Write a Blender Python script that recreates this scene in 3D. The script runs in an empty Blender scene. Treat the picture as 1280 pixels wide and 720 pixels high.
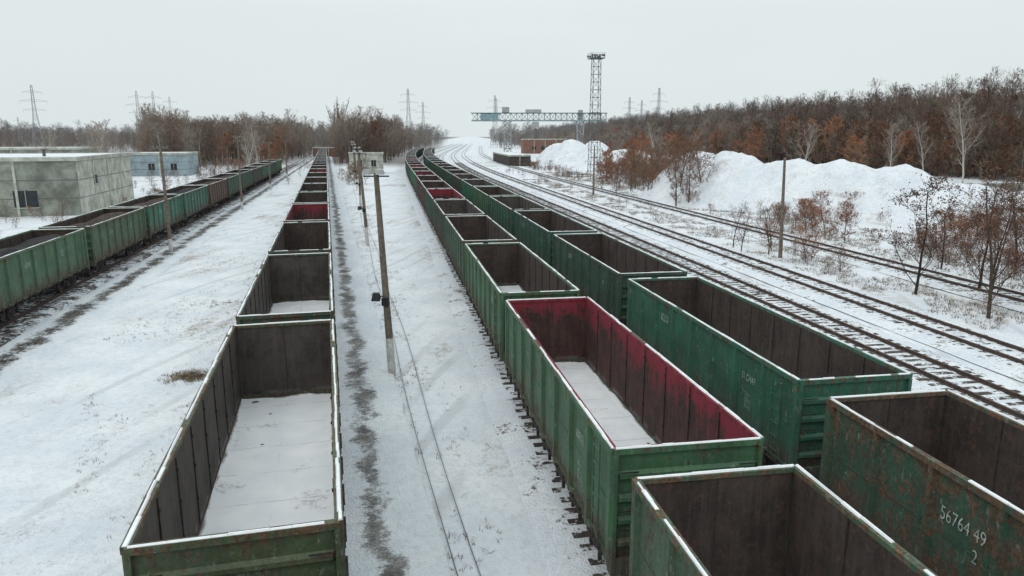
import bpy, math, random
from mathutils import Vector, Matrix, noise
R = math.radians
scene = bpy.context.scene
scene.view_settings.view_transform = 'Standard'
scene.view_settings.look = 'None'
scene.view_settings.exposure = 0
random.seed(7)

# ------------------------------------------------------------------ camera
CAMZ = 9.5
cam = bpy.data.cameras.new("camera"); cam.sensor_width = 36; cam.lens = 25.3
cam.clip_end = 6000; cam.clip_start = 0.1
camo = bpy.data.objects.new("camera", cam); scene.collection.objects.link(camo)
camo.location = (0, 0, CAMZ); camo.rotation_euler = (R(90 - 11.95), 0, 0)
scene.camera = camo

# ------------------------------------------------------------------ light
w = bpy.data.worlds.new("World"); scene.world = w; w.use_nodes = True
nt = w.node_tree; nt.nodes.clear()
out = nt.nodes.new('ShaderNodeOutputWorld'); bg = nt.nodes.new('ShaderNodeBackground')
sky = nt.nodes.new('ShaderNodeTexSky'); sky.sky_type = 'NISHITA'; sky.sun_disc = False
sky.sun_elevation = R(48); sky.sun_rotation = R(220); sky.dust_density = 4
tc = nt.nodes.new('ShaderNodeTexCoord'); mp = nt.nodes.new('ShaderNodeMapping')
mp.inputs['Scale'].default_value = (1, 1, 3.0)
ns = nt.nodes.new('ShaderNodeTexNoise'); ns.inputs['Scale'].default_value = 1.6; ns.inputs['Detail'].default_value = 3
cr = nt.nodes.new('ShaderNodeValToRGB')
cr.color_ramp.elements[0].position = 0.3; cr.color_ramp.elements[0].color = (0.735, 0.815, 0.83, 1)
cr.color_ramp.elements[1].position = 0.7; cr.color_ramp.elements[1].color = (0.80, 0.865, 0.87, 1)
# overcast sky: brighter towards the zenith
sxz = nt.nodes.new('ShaderNodeSeparateXYZ'); zr = nt.nodes.new('ShaderNodeMapRange')
zr.inputs[1].default_value = .15; zr.inputs[2].default_value = 1.; zr.inputs[3].default_value = 10.0; zr.inputs[4].default_value = 16.5
sc = nt.nodes.new('ShaderNodeVectorMath'); sc.operation = 'SCALE'
mx = nt.nodes.new('ShaderNodeMix'); mx.data_type = 'RGBA'; mx.inputs[0].default_value = 0.94
L = nt.links.new
L(tc.outputs['Generated'], mp.inputs['Vector']); L(mp.outputs[0], ns.inputs['Vector']); L(ns.outputs['Fac'], cr.inputs[0])
L(tc.outputs['Generated'], sxz.inputs[0]); L(sxz.outputs[2], zr.inputs[0]); L(zr.outputs[0], sc.inputs['Scale'])
L(cr.outputs[0], sc.inputs[0]); L(sky.outputs[0], mx.inputs[6]); L(sc.outputs[0], mx.inputs[7])
L(mx.outputs[2], bg.inputs['Color']); bg.inputs['Strength'].default_value = 0.1
L(bg.outputs[0], out.inputs['Surface'])
sun = bpy.data.lights.new("sun", 'SUN'); sun.energy = 0.5; sun.angle = R(20); sun.color = (1, .965, .92)
suno = bpy.data.objects.new("sun", sun); scene.collection.objects.link(suno)
suno.rotation_euler = (R(42), 0, R(-40))

# ------------------------------------------------------------------ node helpers
class NT:
    def __init__(s, name, rough=0.8, spec=0.3):
        s.m = bpy.data.materials.new(name); s.m.use_nodes = True
        s.t = s.m.node_tree; s.b = s.t.nodes['Principled BSDF']
        s.b.inputs['Roughness'].default_value = rough
        s.b.inputs['Specular IOR Level'].default_value = spec
    def n(s, ty, **kw):
        nd = s.t.nodes.new(ty)
        for k, v in kw.items(): setattr(nd, k, v)
        return nd
    def l(s, a, b): s.t.links.new(a, b)
    def pos(s): return s.n('ShaderNodeNewGeometry').outputs['Position']
    def obj(s, rand=True):
        o = s.n('ShaderNodeTexCoord').outputs['Object']
        if not rand: return o
        oi = s.n('ShaderNodeObjectInfo'); a = s.math('MULTIPLY', oi.outputs['Random'], 60.0)
        c = s.n('ShaderNodeCombineXYZ')
        for i in range(3): s.l(a, c.inputs[i])
        v = s.n('ShaderNodeVectorMath', operation='ADD'); s.l(o, v.inputs[0]); s.l(c.outputs[0], v.inputs[1])
        return v.outputs[0]
    def map(s, v, scale=(1, 1, 1), rot=(0, 0, 0), loc=(0, 0, 0)):
        m = s.n('ShaderNodeMapping'); m.inputs['Scale'].default_value = scale
        m.inputs['Rotation'].default_value = rot; m.inputs['Location'].default_value = loc
        s.l(v, m.inputs['Vector']); return m.outputs[0]
    def noise(s, v, scale=1, detail=5, rough=.55):
        n = s.n('ShaderNodeTexNoise'); n.inputs['Scale'].default_value = scale
        n.inputs['Detail'].default_value = min(detail, 4); n.inputs['Roughness'].default_value = rough
        s.l(v, n.inputs['Vector']); return n.outputs['Fac']
    def math(s, op, a, b=None, c=None, clamp=False):
        m = s.n('ShaderNodeMath', operation=op); m.use_clamp = clamp
        for i, x in enumerate((a, b, c)):
            if x is None: continue
            if isinstance(x, (int, float)): m.inputs[i].default_value = x
            else: s.l(x, m.inputs[i])
        return m.outputs[0]
    def ramp(s, v, a, b, lo=0., hi=1.):
        m = s.n('ShaderNodeMapRange'); m.interpolation_type = 'SMOOTHSTEP'
        for i, x in ((1, a), (2, b), (3, lo), (4, hi)):
            if isinstance(x, (int, float)): m.inputs[i].default_value = x
            else: s.l(x, m.inputs[i])
        s.l(v, m.inputs[0]); return m.outputs[0]
    def mix(s, f, a, b, mode='MIX'):
        m = s.n('ShaderNodeMix'); m.data_type = 'RGBA'; m.blend_type = mode
        if isinstance(f, (int, float)): m.inputs[0].default_value = f
        else: s.l(f, m.inputs[0])
        for i, x in ((6, a), (7, b)):
            if isinstance(x, tuple): m.inputs[i].default_value = x + (1,) if len(x) == 3 else x
            else: s.l(x, m.inputs[i])
        return m.outputs[2]
    def col(s, c):
        if isinstance(c, tuple): s.b.inputs['Base Color'].default_value = c + (1,)
        else: s.l(c, s.b.inputs['Base Color'])
    def bump(s, h, strength=.4, dist=.05):
        b = s.n('ShaderNodeBump'); b.inputs['Strength'].default_value = strength
        b.inputs['Distance'].default_value = dist; s.l(h, b.inputs['Height']); s.l(b.outputs[0], s.b.inputs['Normal'])

def snow_color(t, p):
    a = t.noise(p, .35, 3); b = t.noise(p, 4, 4, .75)
    c = t.mix(t.ramp(a, .35, .65), (.65, .69, .74), (.75, .775, .805))
    return t.mix(t.ramp(b, .42, .72, 0, .5), c, (.50, .515, .54))

def ground_material():
    t = NT("snowy_ground", .75); p = t.pos()
    c = snow_color(t, p)
    rp = t.map(p, (1, .12, 1), (0, 0, R(12)))
    big = t.noise(t.map(p, (1, 1, 1), loc=(13, 5, 0)), .09, 3)
    st = t.noise(rp, .55, 4, .6)
    fine = t.noise(p, 9, 4, .8); fine2 = t.noise(p, 2.2, 4, .7)
    m = t.math('ADD', t.math('MULTIPLY', big, .5), t.math('MULTIPLY', st, .42))
    m = t.math('ADD', m, t.math('MULTIPLY', fine, .42)); m = t.math('ADD', m, t.math('MULTIPLY', fine2, .26))
    mask = t.ramp(m, .835, .965, 0, .85)
    gc = t.mix(t.ramp(fine, .4, .6), (.11, .09, .068), (.33, .27, .195))
    c = t.mix(mask, c, gc)
    # scattered pebbles / stalks poking through
    c = t.mix(t.math('MULTIPLY', t.ramp(t.noise(p, 16, 2, .6), .66, .72), t.ramp(fine2, .42, .6, 0, .65)), c, (.17, .14, .11))
    sx = t.n('ShaderNodeSeparateXYZ'); t.l(t.map(p, (1, 1, 1), (0, 0, R(13))), sx.inputs[0])
    wob = t.math('ADD', sx.outputs[0], t.math('MULTIPLY', t.noise(rp, .25, 2), 1.6))
    rut = t.math('SINE', t.math('MULTIPLY', wob, 3.6))
    rut = t.math('MULTIPLY', t.ramp(rut, .5, 1), t.ramp(t.noise(rp, .3, 3), .46, .6))
    c = t.mix(t.math('MULTIPLY', rut, .4), c, (.40, .405, .42))
    at = t.n('ShaderNodeAttribute'); at.attribute_name = "litter"
    lm = t.math('MULTIPLY', at.outputs['Fac'], t.ramp(t.math('ADD', fine2, t.math('MULTIPLY', fine, .3)), .38, .62, .25, 1))
    c = t.mix(lm, c, t.mix(fine, (.06, .043, .033), (.16, .11, .08)))
    t.col(c)
    h = t.math('ADD', fine2, t.math('MULTIPLY', fine, .35))
    t.bump(t.math('SUBTRACT', h, t.math('MULTIPLY', rut, .5)), .65, .10); return t.m

def bed_material(name, thr, dark=(.10, .085, .075), prof=None, light=(.24, .22, .20), soft=.07):
    t = NT(name, .85); p = t.pos(); c = snow_color(t, p)
    v = t.n('ShaderNodeTexVoronoi'); v.inputs['Scale'].default_value = 14; t.l(p, v.inputs['Vector'])
    g = t.mix(v.outputs['Color'], dark, light)
    g = t.mix(t.ramp(t.noise(p, .8, 3), .3, .7), g, tuple(x * .7 for x in dark))
    n = t.math('ADD', t.math('MULTIPLY', t.noise(p, .7, 4, .6), .5), t.math('MULTIPLY', t.noise(p, 6, 4, .8), .5))
    if prof:
        uv = t.n('ShaderNodeUVMap'); sx = t.n('ShaderNodeSeparateXYZ'); t.l(uv.outputs[0], sx.inputs[0])
        off = t.math('MULTIPLY', t.math('SUBTRACT', t.noise(p, .5, 3), .5), 1.4)
        d = t.math('ABSOLUTE', t.math('ADD', sx.outputs[0], off))
        n = t.math('ADD', n, t.ramp(d, 0, prof, .12, -.22))
    t.col(t.mix(t.ramp(n, thr, thr + soft), c, g))
    t.bump(v.outputs['Distance'], .6, .05); return t.m

def simple(name, c, var=.3, scale=3, rough=.8, metallic=0, snow=0, bump=.2):
    t = NT(name, rough); p = t.obj()
    n = t.noise(p, scale, 4, .65)
    cc = t.mix(t.ramp(n, .3, .7), tuple(x * (1 - var) for x in c), tuple(min(.9, x * (1 + var)) for x in c))
    if snow:
        q = t.pos(); s2 = t.noise(q, 2.3, 4, .7)
        cc = t.mix(t.ramp(s2, snow, snow + .08), cc, (.70, .73, .765))
    t.col(cc); t.b.inputs['Metallic'].default_value = metallic
    if bump: t.bump(n, bump, .02)
    return t.m

def paint_material():
    t = NT("wagon_paint", .55, .35)
    oi = t.n('ShaderNodeObjectInfo'); p = t.obj(); raw = t.obj(False)
    a = t.noise(p, .9, 3); f = t.noise(p, 11, 4, .8)
    base = t.mix(t.ramp(a, .3, .7, 0, 1), oi.outputs['Color'], t.mix(1., oi.outputs['Color'], (.60, .62, .62), 'MULTIPLY'))
    base = t.mix(t.ramp(f, .35, .72, 0, .45), base, (.14, .16, .125))
    sp = t.n('ShaderNodeSeparateXYZ'); t.l(raw, sp.inputs[0])
    stre = t.noise(t.map(p, (3.5, 3.5, .25)), 2.6, 4, .78)
    patch = t.noise(p, 2.6, 4, .85)
    m = t.math('ADD', t.math('MULTIPLY', stre, .45), t.math('MULTIPLY', patch, .55))
    edge = t.math('ADD', t.ramp(sp.outputs[2], 3.0, 3.45, 0, .06), t.ramp(sp.outputs[2], 1.1, 2.0, .075, 0))
    m = t.math('ADD', m, edge)
    thr = t.math('SUBTRACT', .65, t.math('MULTIPLY', oi.outputs['Alpha'], .155))
    rust = t.ramp(m, thr, t.math('ADD', thr, .055))
    rc = t.mix(t.ramp(f, .35, .65), (.06, .032, .021), (.20, .095, .052))
    c = t.mix(t.math('MULTIPLY', rust, .9), base, rc)
    c = t.mix(t.ramp(stre, .42, .66, 0, .5), c, (.052, .058, .045))
    low = t.math('MULTIPLY', t.ramp(sp.outputs[2], 1.0, 2.1, .9, 0), t.ramp(stre, .3, .6))
    c = t.mix(low, c, (.07, .055, .045))
    c = t.mix(t.ramp(t.noise(t.map(p, (1, 1, .5)), 5, 4, .85), .575, .70, 0, .5), c, (.30, .335, .30))
    t.col(c); t.bump(t.math('ADD', f, t.math('MULTIPLY', rust, .4)), .3, .02)
    t.l(t.ramp(rust, 0, 1, .55, .9), t.b.inputs['Roughness']); return t.m

def interior_material(name, c1, c2, top=None):
    t = NT(name, .8, .25); p = t.obj(); raw = t.obj(False)
    a = t.noise(p, 1.1, 4, .75); f = t.noise(p, 9, 4, .8)
    s = t.noise(t.map(p, (3, 3, .3)), 2.5, 4, .65)
    c = t.mix(t.ramp(a, .35, .65), c1, c2)
    c = t.mix(t.ramp(s, .45, .7, 0, .65), c, tuple(x * 1.9 + .012 for x in c1))
    c = t.mix(t.ramp(f, .48, .72, 0, .5), c, (.115, .065, .05))
    c = t.mix(t.ramp(t.noise(p, 2.4, 4, .8), .54, .68, 0, .5), c, (.10, .054, .042))
    sp = t.n('ShaderNodeSeparateXYZ'); t.l(raw, sp.inputs[0])
    if top:
        h = t.math('ADD', sp.outputs[2], t.math('MULTIPLY', t.math('SUBTRACT', a, .5), 2.4))
        h = t.math('ADD', h, t.math('MULTIPLY', t.math('SUBTRACT', s, .5), 1.8))
        h = t.math('ADD', h, t.math('MULTIPLY', t.math('SUBTRACT', f, .5), 1.4))
        c = t.mix(t.ramp(h, 2.6, 3.3, 0, .8), c, top)
    c = t.mix(t.ramp(f, .66, .78, 0, .35), c, (.3, .3, .31))
    c = t.mix(t.math('MULTIPLY', t.ramp(sp.outputs[2], 1.05, 1.35, .6, 0), t.ramp(a, .4, .6)), c, (.5, .5, .51))
    t.col(c); t.bump(f, .35, .02); return t.m

def floor_snow_material():
    t = NT("wagon_floor_snow", .75); p = t.obj(); raw = t.obj(False)
    n = t.noise(p, 1.2, 4); f = t.noise(p, 8, 4, .8)
    c = t.mix(t.ramp(n, .35, .7), (.78, .80, .825), (.87, .875, .885))
    sp = t.n('ShaderNodeSeparateXYZ'); t.l(raw, sp.inputs[0])
    # thin places where the plate floor shows
    thin = t.math('ADD', t.math('MULTIPLY', t.noise(p, .8, 4, .6), .6), t.math('MULTIPLY', f, .4))
    c = t.mix(t.ramp(thin, .57, .66, 0, .55), c, (.30, .27, .25))
    q = t.math('ABSOLUTE', t.math('SUBTRACT', t.math('FRACT', t.math('ADD', t.math('DIVIDE', sp.outputs[1], 1.5625), 10.)), .5))
    seam = t.math('MULTIPLY', t.ramp(q, .011, .0, 0, 1), t.ramp(t.noise(p, 1.7, 3), .34, .56))
    c = t.mix(t.math('MULTIPLY', seam, .7), c, (.16, .14, .12))
    cl = t.math('MULTIPLY', t.ramp(t.math('ABSOLUTE', sp.outputs[0]), .014, .0, 0, 1), t.ramp(t.noise(p, 1.3, 3), .5, .62))
    c = t.mix(t.math('MULTIPLY', cl, .5), c, (.2, .18, .16))
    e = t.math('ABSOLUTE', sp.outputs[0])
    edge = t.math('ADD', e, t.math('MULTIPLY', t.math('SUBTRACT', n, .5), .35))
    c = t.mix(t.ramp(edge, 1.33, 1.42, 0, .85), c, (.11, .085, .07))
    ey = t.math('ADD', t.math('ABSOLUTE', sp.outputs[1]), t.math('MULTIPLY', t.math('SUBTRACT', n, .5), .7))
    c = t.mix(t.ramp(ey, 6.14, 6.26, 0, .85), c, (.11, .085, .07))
    c = t.mix(t.ramp(t.noise(p, 2.6, 1), .765, .775, 0, .9), c, (.04, .035, .03))
    t.col(c); t.bump(t.math('ADD', n, t.math('MULTIPLY', f, .2)), .3, .04); return t.m

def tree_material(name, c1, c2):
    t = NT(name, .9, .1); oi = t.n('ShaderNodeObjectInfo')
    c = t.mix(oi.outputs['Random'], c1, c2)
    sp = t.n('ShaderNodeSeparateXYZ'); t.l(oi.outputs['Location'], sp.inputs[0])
    c = t.mix(t.ramp(sp.outputs[1], 100., 900., 0, .58), c, (.36, .37, .38))  # aerial haze painted into the tree colour: paler and greyer along world Y
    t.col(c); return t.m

M = {}
M['ground'] = ground_material()
M['bed'] = bed_material("snowy_ballast", .55)
M['bed_dark'] = bed_material("bare_ballast", .47, (.055, .045, .038), light=(.15, .13, .115))
M['bed_mid'] = bed_material("patchy_ballast", .525, (.09, .075, .062))
M['strip'] = bed_material("gravel_path", .465, (.14, .135, .13), .95, (.36, .35, .34), .16)
M['cinder'] = bed_material("cinder", .49, (.06, .05, .042), 1.5, (.2, .18, .16), .14)
M['paint'] = paint_material()
M['int_brown'] = interior_material("interior_brown", (.030, .024, .022), (.058, .043, .037))
M['int_grey'] = interior_material("interior_grey", (.042, .038, .036), (.078, .069, .062))
M['int_red'] = interior_material("interior_red", (.038, .024, .022), (.075, .036, .032), (.23, .022, .04))
M['trim_red'] = simple("trim_red", (.17, .025, .037), .5, 5)
M['snow'] = simple("rim_snow", (.74, .765, .79), .08, 4)
M['under'] = simple("underframe_metal", (.035, .03, .027), .4, 5)
M['floor'] = floor_snow_material()
M['wheel'] = simple("wheel_steel", (.07, .055, .048), .3, 6, .6, .3)
M['load'] = simple("ore_load", (.05, .036, .028), .5, 2.5, .95, bump=.8)
M['load2'] = simple("coal_load", (.02, .019, .02), .5, 2.5, .9, bump=.8)
M['rail'] = simple("rail_steel", (.10, .07, .058), .35, 6, .55, .3)
M['sleeper'] = simple("sleeper_wood", (.07, .056, .047), .35, 4, .9, snow=.50)
M['sleeper_s'] = simple("sleeper_under_snow", (.09, .072, .06), .35, 4, .9, snow=.435)
M['white'] = simple("white_paint", (.36, .41, .38), .5, 9, .7)
M['pole'] = simple("pole_wood", (.15, .125, .10), .35, 5, .9)
M['pole_w'] = simple("pole_whitewash", (.55, .54, .51), .25, 6, .9)
M['black'] = simple("black_metal", (.02, .02, .022), .3, 5, .5)
M['cable'] = simple("cable_sheath", (.16, .16, .165), .3, 5, .6)
M['lamp'] = simple("lamp_metal", (.3, .31, .32), .2, 5, .5)
M['steel'] = simple("galvanised_steel", (.12, .125, .13), .3, 1, .7)
M['blue'] = simple("crane_paint", (.22, .31, .34), .25, 1, .6)
M['far_steel'] = simple("weathered_steel", (.32, .335, .345), .2, 1, .7)
M['concrete'] = simple("concrete_panels", (.22, .235, .20), .4, .5, .9)
M['concrete_l'] = simple("pale_concrete", (.42, .425, .37), .3, .7, .9)
M['bluewall'] = simple("pale_blue_render", (.27, .33, .36), .2, .7, .9)
M['roofsnow'] = simple("roof_snow", (.70, .725, .75), .08, .6)
M['glass'] = simple("dark_window", (.025, .03, .035), .3, 2, .25)
M['brick'] = simple("red_brick", (.2, .11, .085), .3, 2)
M['shed'] = simple("dark_shed", (.05, .045, .04), .3, 2)
t = NT("snow_heap", .75); p = t.pos()
c = snow_color(t, p); st = t.noise(t.map(p, (1, 1, .35)), .6, 4, .7); s2 = t.noise(p, 3, 4, .7)
c = t.mix(t.ramp(st, .54, .72, 0, .6), c, (.42, .39, .35)); c = t.mix(t.ramp(s2, .58, .75, 0, .5), c, (.38, .35, .32)); t.col(c); t.bump(st, .9, .6); M['heap'] = t.m
t = NT("dry_grass_blades", .95, .05); n_ = t.noise(t.pos(), 3, 3)
t.col(t.mix(t.ramp(n_, .35, .65), (.10, .072, .048), (.29, .22, .14))); M['grass'] = t.m
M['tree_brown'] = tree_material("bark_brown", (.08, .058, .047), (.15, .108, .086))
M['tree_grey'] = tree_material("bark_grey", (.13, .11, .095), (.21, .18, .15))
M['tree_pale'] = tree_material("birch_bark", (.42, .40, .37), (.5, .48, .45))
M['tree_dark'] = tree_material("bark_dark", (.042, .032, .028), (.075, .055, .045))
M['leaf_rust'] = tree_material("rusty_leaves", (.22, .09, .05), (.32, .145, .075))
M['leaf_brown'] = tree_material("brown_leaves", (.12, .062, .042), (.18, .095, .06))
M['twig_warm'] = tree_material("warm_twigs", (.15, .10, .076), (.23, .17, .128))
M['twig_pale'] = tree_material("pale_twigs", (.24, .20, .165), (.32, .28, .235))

# ------------------------------------------------------------------ mesh builder
class MB:
    def __init__(s): s.v = []; s.f = []; s.m = []; s.uv = None
    def box(s, x0, x1, y0, y1, z0, z1, m=0):
        b = len(s.v)
        s.v += [(x0,y0,z0),(x1,y0,z0),(x1,y1,z0),(x0,y1,z0),(x0,y0,z1),(x1,y0,z1),(x1,y1,z1),(x0,y1,z1)]
        for f in ((0,3,2,1),(4,5,6,7),(0,1,5,4),(1,2,6,5),(2,3,7,6),(3,0,4,7)):
            s.f.append([b+i for i in f]); s.m.append(m)
    def hull(s, bot, top, m=0):
        b = len(s.v); n = len(bot); s.v += list(bot) + list(top)
        s.f.append([b+i for i in range(n)][::-1]); s.m.append(m)
        s.f.append([b+n+i for i in range(n)]); s.m.append(m)
        for i in range(n):
            j = (i+1) % n; s.f.append([b+i, b+j, b+n+j, b+n+i]); s.m.append(m)
    def tube(s, p0, p1, r0, r1, n=6, m=0, caps=True):
        p0 = Vector(p0); p1 = Vector(p1); d = p1 - p0
        if d.length < 1e-6: return
        d.normalize(); a = d.orthogonal().normalized(); c = d.cross(a); b = len(s.v)
        for p, r in ((p0, r0), (p1, r1)):
            for i in range(n):
                t = 2*math.pi*i/n; q = p + a*(r*math.cos(t)) + c*(r*math.sin(t)); s.v.append(tuple(q))
        for i in range(n):
            j = (i+1) % n; s.f.append([b+i, b+j, b+n+j, b+n+i]); s.m.append(m)
        if caps:
            s.f.append([b+i for i in range(n)][::-1]); s.m.append(m)
            s.f.append([b+n+i for i in range(n)]); s.m.append(m)
    def mesh(s, name, mats, smooth=False):
        me = bpy.data.meshes.new(name); me.from_pydata(s.v, [], s.f)
        for x in mats: me.materials.append(x)
        me.polygons.foreach_set('material_index', s.m)
        if smooth: me.polygons.foreach_set('use_smooth', [True]*len(s.f))
        if s.uv:
            l = me.uv_layers.new(name="UVMap")
            for lp in me.loops: l.data[lp.index].uv = s.uv[lp.vertex_index]
        me.update(); return me
def add(name, me, loc=(0,0,0), rz=0, scale=1, parent=None, coll=None):
    o = bpy.data.objects.new(name, me); (coll or scene.collection).objects.link(o)
    o.location = loc; o.rotation_euler = (0,0,rz); o.scale = (scale,)*3
    if parent: o.parent = parent
    return o

# ------------------------------------------------------------------ paths
class Path:
    def __init__(s, perp, az0, s0=1e9, s1=2e9, az1=None, smin=-60):
        a = R(az0); az1 = az0 if az1 is None else az1
        d = Vector((math.sin(a), math.cos(a))); n = Vector((math.cos(a), -math.sin(a)))
        p = n*perp + d*smin; s.pts = []; s.smin = smin
        for i in range(1300):
            q = smin + i
            k = min(1, max(0, (q-s0)/(s1-s0))); h = R(az0 + (az1-az0)*k)
            s.pts.append((p.x, p.y, h)); p = p + Vector((math.sin(h), math.cos(h)))
    def at(s, q, off=0):
        f = max(0, min(len(s.pts)-1.001, q - s.smin)); i = int(f); f -= i
        a, b = s.pts[i], s.pts[i+1]; h = a[2]*(1-f)+b[2]*f
        return a[0]*(1-f)+b[0]*f + math.cos(h)*off, a[1]*(1-f)+b[1]*f - math.sin(h)*off, h
    def lat(s, x, y):
        i0 = int(max(0, min(len(s.pts)-1, y*1.02 - s.smin))); best = 1e9
        for p in s.pts[max(0, i0-60):i0+60:6]:
            e = abs((x-p[0])*math.sin(p[2]) + (y-p[1])*math.cos(p[2]))
            if e < 5: best = min(best, abs((x-p[0])*math.cos(p[2]) - (y-p[1])*math.sin(p[2])))
        return best
G = lambda perp: Path(perp, -9.6, 150, 430, -2.5)
P1, P2 = G(5.5), G(11.1)
PH, PA, PB, PC = G(16.3), G(21.7), G(26.8), G(36.6)
PL = Path(-1.6, -14.2); PF = Path(-18.2, -12.5)
RAIL = .25

def strip(name, path, prof, s0, s1, step, mat, z=0.0):
    mb = MB(); mb.uv = []; n = len(prof); q = s0; rows = 0
    while q <= s1:
        for o, zz in prof:
            x, y, h = path.at(q, o + (random.uniform(-.05, .05) if o in (prof[0][0], prof[-1][0]) else 0))
            mb.v.append((x, y, zz+z)); mb.uv.append((o - (prof[0][0]+prof[-1][0])/2, q))
        rows += 1; q += step
    for i in range(rows-1):
        for j in range(n-1):
            a = i*n+j; mb.f.append([a, a+1, a+n+1, a+n]); mb.m.append(0)
    return add(name, mb.mesh(name, [mat], True))

def track(path, s0, s1, bed, s_sl=260, sleeper='sleeper'):
    strip("ballast_bed", path, [(-2.3,-.06),(-1.75,.07),(-.9,.08),(0,.075),(.9,.08),(1.75,.07),(2.3,-.06)], s0, s1, 2.0, bed)
    mb = MB()
    for side in (-.76, .76):
        prof = [(-.07,.085),(-.07,.11),(-.012,.125),(-.012,.20),(-.037,.21),(-.037,RAIL),(.037,RAIL),(.037,.21),(.012,.20),(.012,.125),(.07,.11),(.07,.085)]
        q = s0; rows = 0; b = len(mb.v)
        while q <= s1:
            for o, z in prof:
                x, y, h = path.at(q, side+o); mb.v.append((x, y, z))
            rows += 1; q += 4.0
        n = len(prof)
        for i in range(rows-1):
            for j in range(n-1):
                a = b+i*n+j; mb.f.append([a, a+1, a+n+1, a+n]); mb.m.append(0)
    q = s0
    while q < min(s1, s_sl):
        x, y, h = path.at(q + random.uniform(-.04,.04)); c, s_ = math.cos(h), math.sin(h)
        hw = 1.36 + random.uniform(-.06,.08); zt = .10 + random.uniform(-.012,.01)
        cs = []
        for u, v in ((-hw,-.12),(hw,-.12),(hw,.12),(-hw,.12)):
            cs.append((x + u*c + v*s_, y - u*s_ + v*c))
        mb.hull([(a,b_,0.0) for a,b_ in cs], [(a,b_,zt) for a,b_ in cs], 1)
        q += .58
    me = mb.mesh("railway_track", [M['rail'], M[sleeper]]); return add("railway_track", me)

# ------------------------------------------------------------------ ground
def hermite(x, a, b):
    t = min(1, max(0, (x-a)/(b-a))); return t*t*(3-2*t)
def xedge(y):
    ks = [(-100,125),(100,120),(159,110),(294,84),(500,62),(900,36),(3000,-50)]
    for (a, va), (b, vb) in zip(ks, ks[1:]):
        if y <= b: return va + (vb-va)*max(0,(y-a))/(b-a)
    return -50
def gz(x, y):
    z = -.10 + .07*noise.noise(Vector((x*.25, y*.25, 0)))
    d = x - xedge(y)
    z += (15 + 6*(1-hermite(y, 140, 340)))*hermite(d, -8, 115)
    z += 3*hermite(y, 700, 1500)
    return z
def axis(lo, hi, n, k):
    r = []
    for i in range(n+1):
        u = -1 + 2*i/n; r.append(math.sinh(k*u)/math.sinh(k))
    return [(lo+hi)/2 + v*(hi-lo)/2 for v in r]
xs = axis(-2500, 2500, 200, 5.2)
ys = [-120 + 4.5*i for i in range(110)]; st = 5.
while ys[-1] < 4000: st *= 1.06; ys.append(ys[-1]+st)
mb = MB(); nx = len(xs); lit = []
for y in ys:
    for x in xs:
        mb.v.append((x, y, gz(x, y)))
        a = hermite(x - xedge(y), -6, 4)
        b = hermite(y, 215, 260)*hermite(-.09*y - x, 0, 8) if x < 0 else 0
        lit.append(max(a, b*.7, hermite(y, 600, 700)*.8 if abs(x+.06*y-5) > 45 else 0))
for j in range(len(ys)-1):
    for i in range(nx-1):
        a = j*nx+i; mb.f.append([a,a+1,a+nx+1,a+nx]); mb.m.append(0)
gm = mb.mesh("ground", [M['ground']], True)
at = gm.attributes.new("litter", 'FLOAT', 'POINT'); at.data.foreach_set('value', lit)
add("ground", gm)

track(P1, -30, 900, M['bed']); track(P2, -30, 900, M['bed']); track(PH, -30, 900, M['bed_mid'])
track(PA, -30, 900, M['bed_mid'], sleeper='sleeper'); track(PB, -30, 900, M['bed'], sleeper='sleeper_s')
track(PC, -30, 700, M['bed_mid'], sleeper='sleeper_s')
track(PL, -30, 520, M['bed'], sleeper='sleeper_s'); track(PF, -30, 400, M['bed_dark'])
strip("gravel_path", PL, [(.9+i*.36,.0+(.012 if 0<i<8 else -.09)) for i in range(9)], -30, 400, 1.0, M['strip'], .08)
strip("cinder_verge", PF, [(1.9+i*.35,-.0+(.012 if 0<i<8 else -.15)) for i in range(9)], -30, 300, 1.0, M['cinder'], .04)
for po, o0 in ((-.28, 0), (.28, 1)):
    mb = MB(); prev = None
    for i in range(60):
        q = 5+i*3; x, y, h = Path(-2.55+po, -13.2).at(q, .08*math.sin(i*.7+o0)); x += 5.0
        cur = (x, y, -.02+.015*math.sin(i*1.3))
        if prev: mb.tube(prev, cur, .012, .012, 5, 0, False)
        prev = cur
    add("ground_cable", mb.mesh("ground_cable", [M['cable']]))

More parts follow.
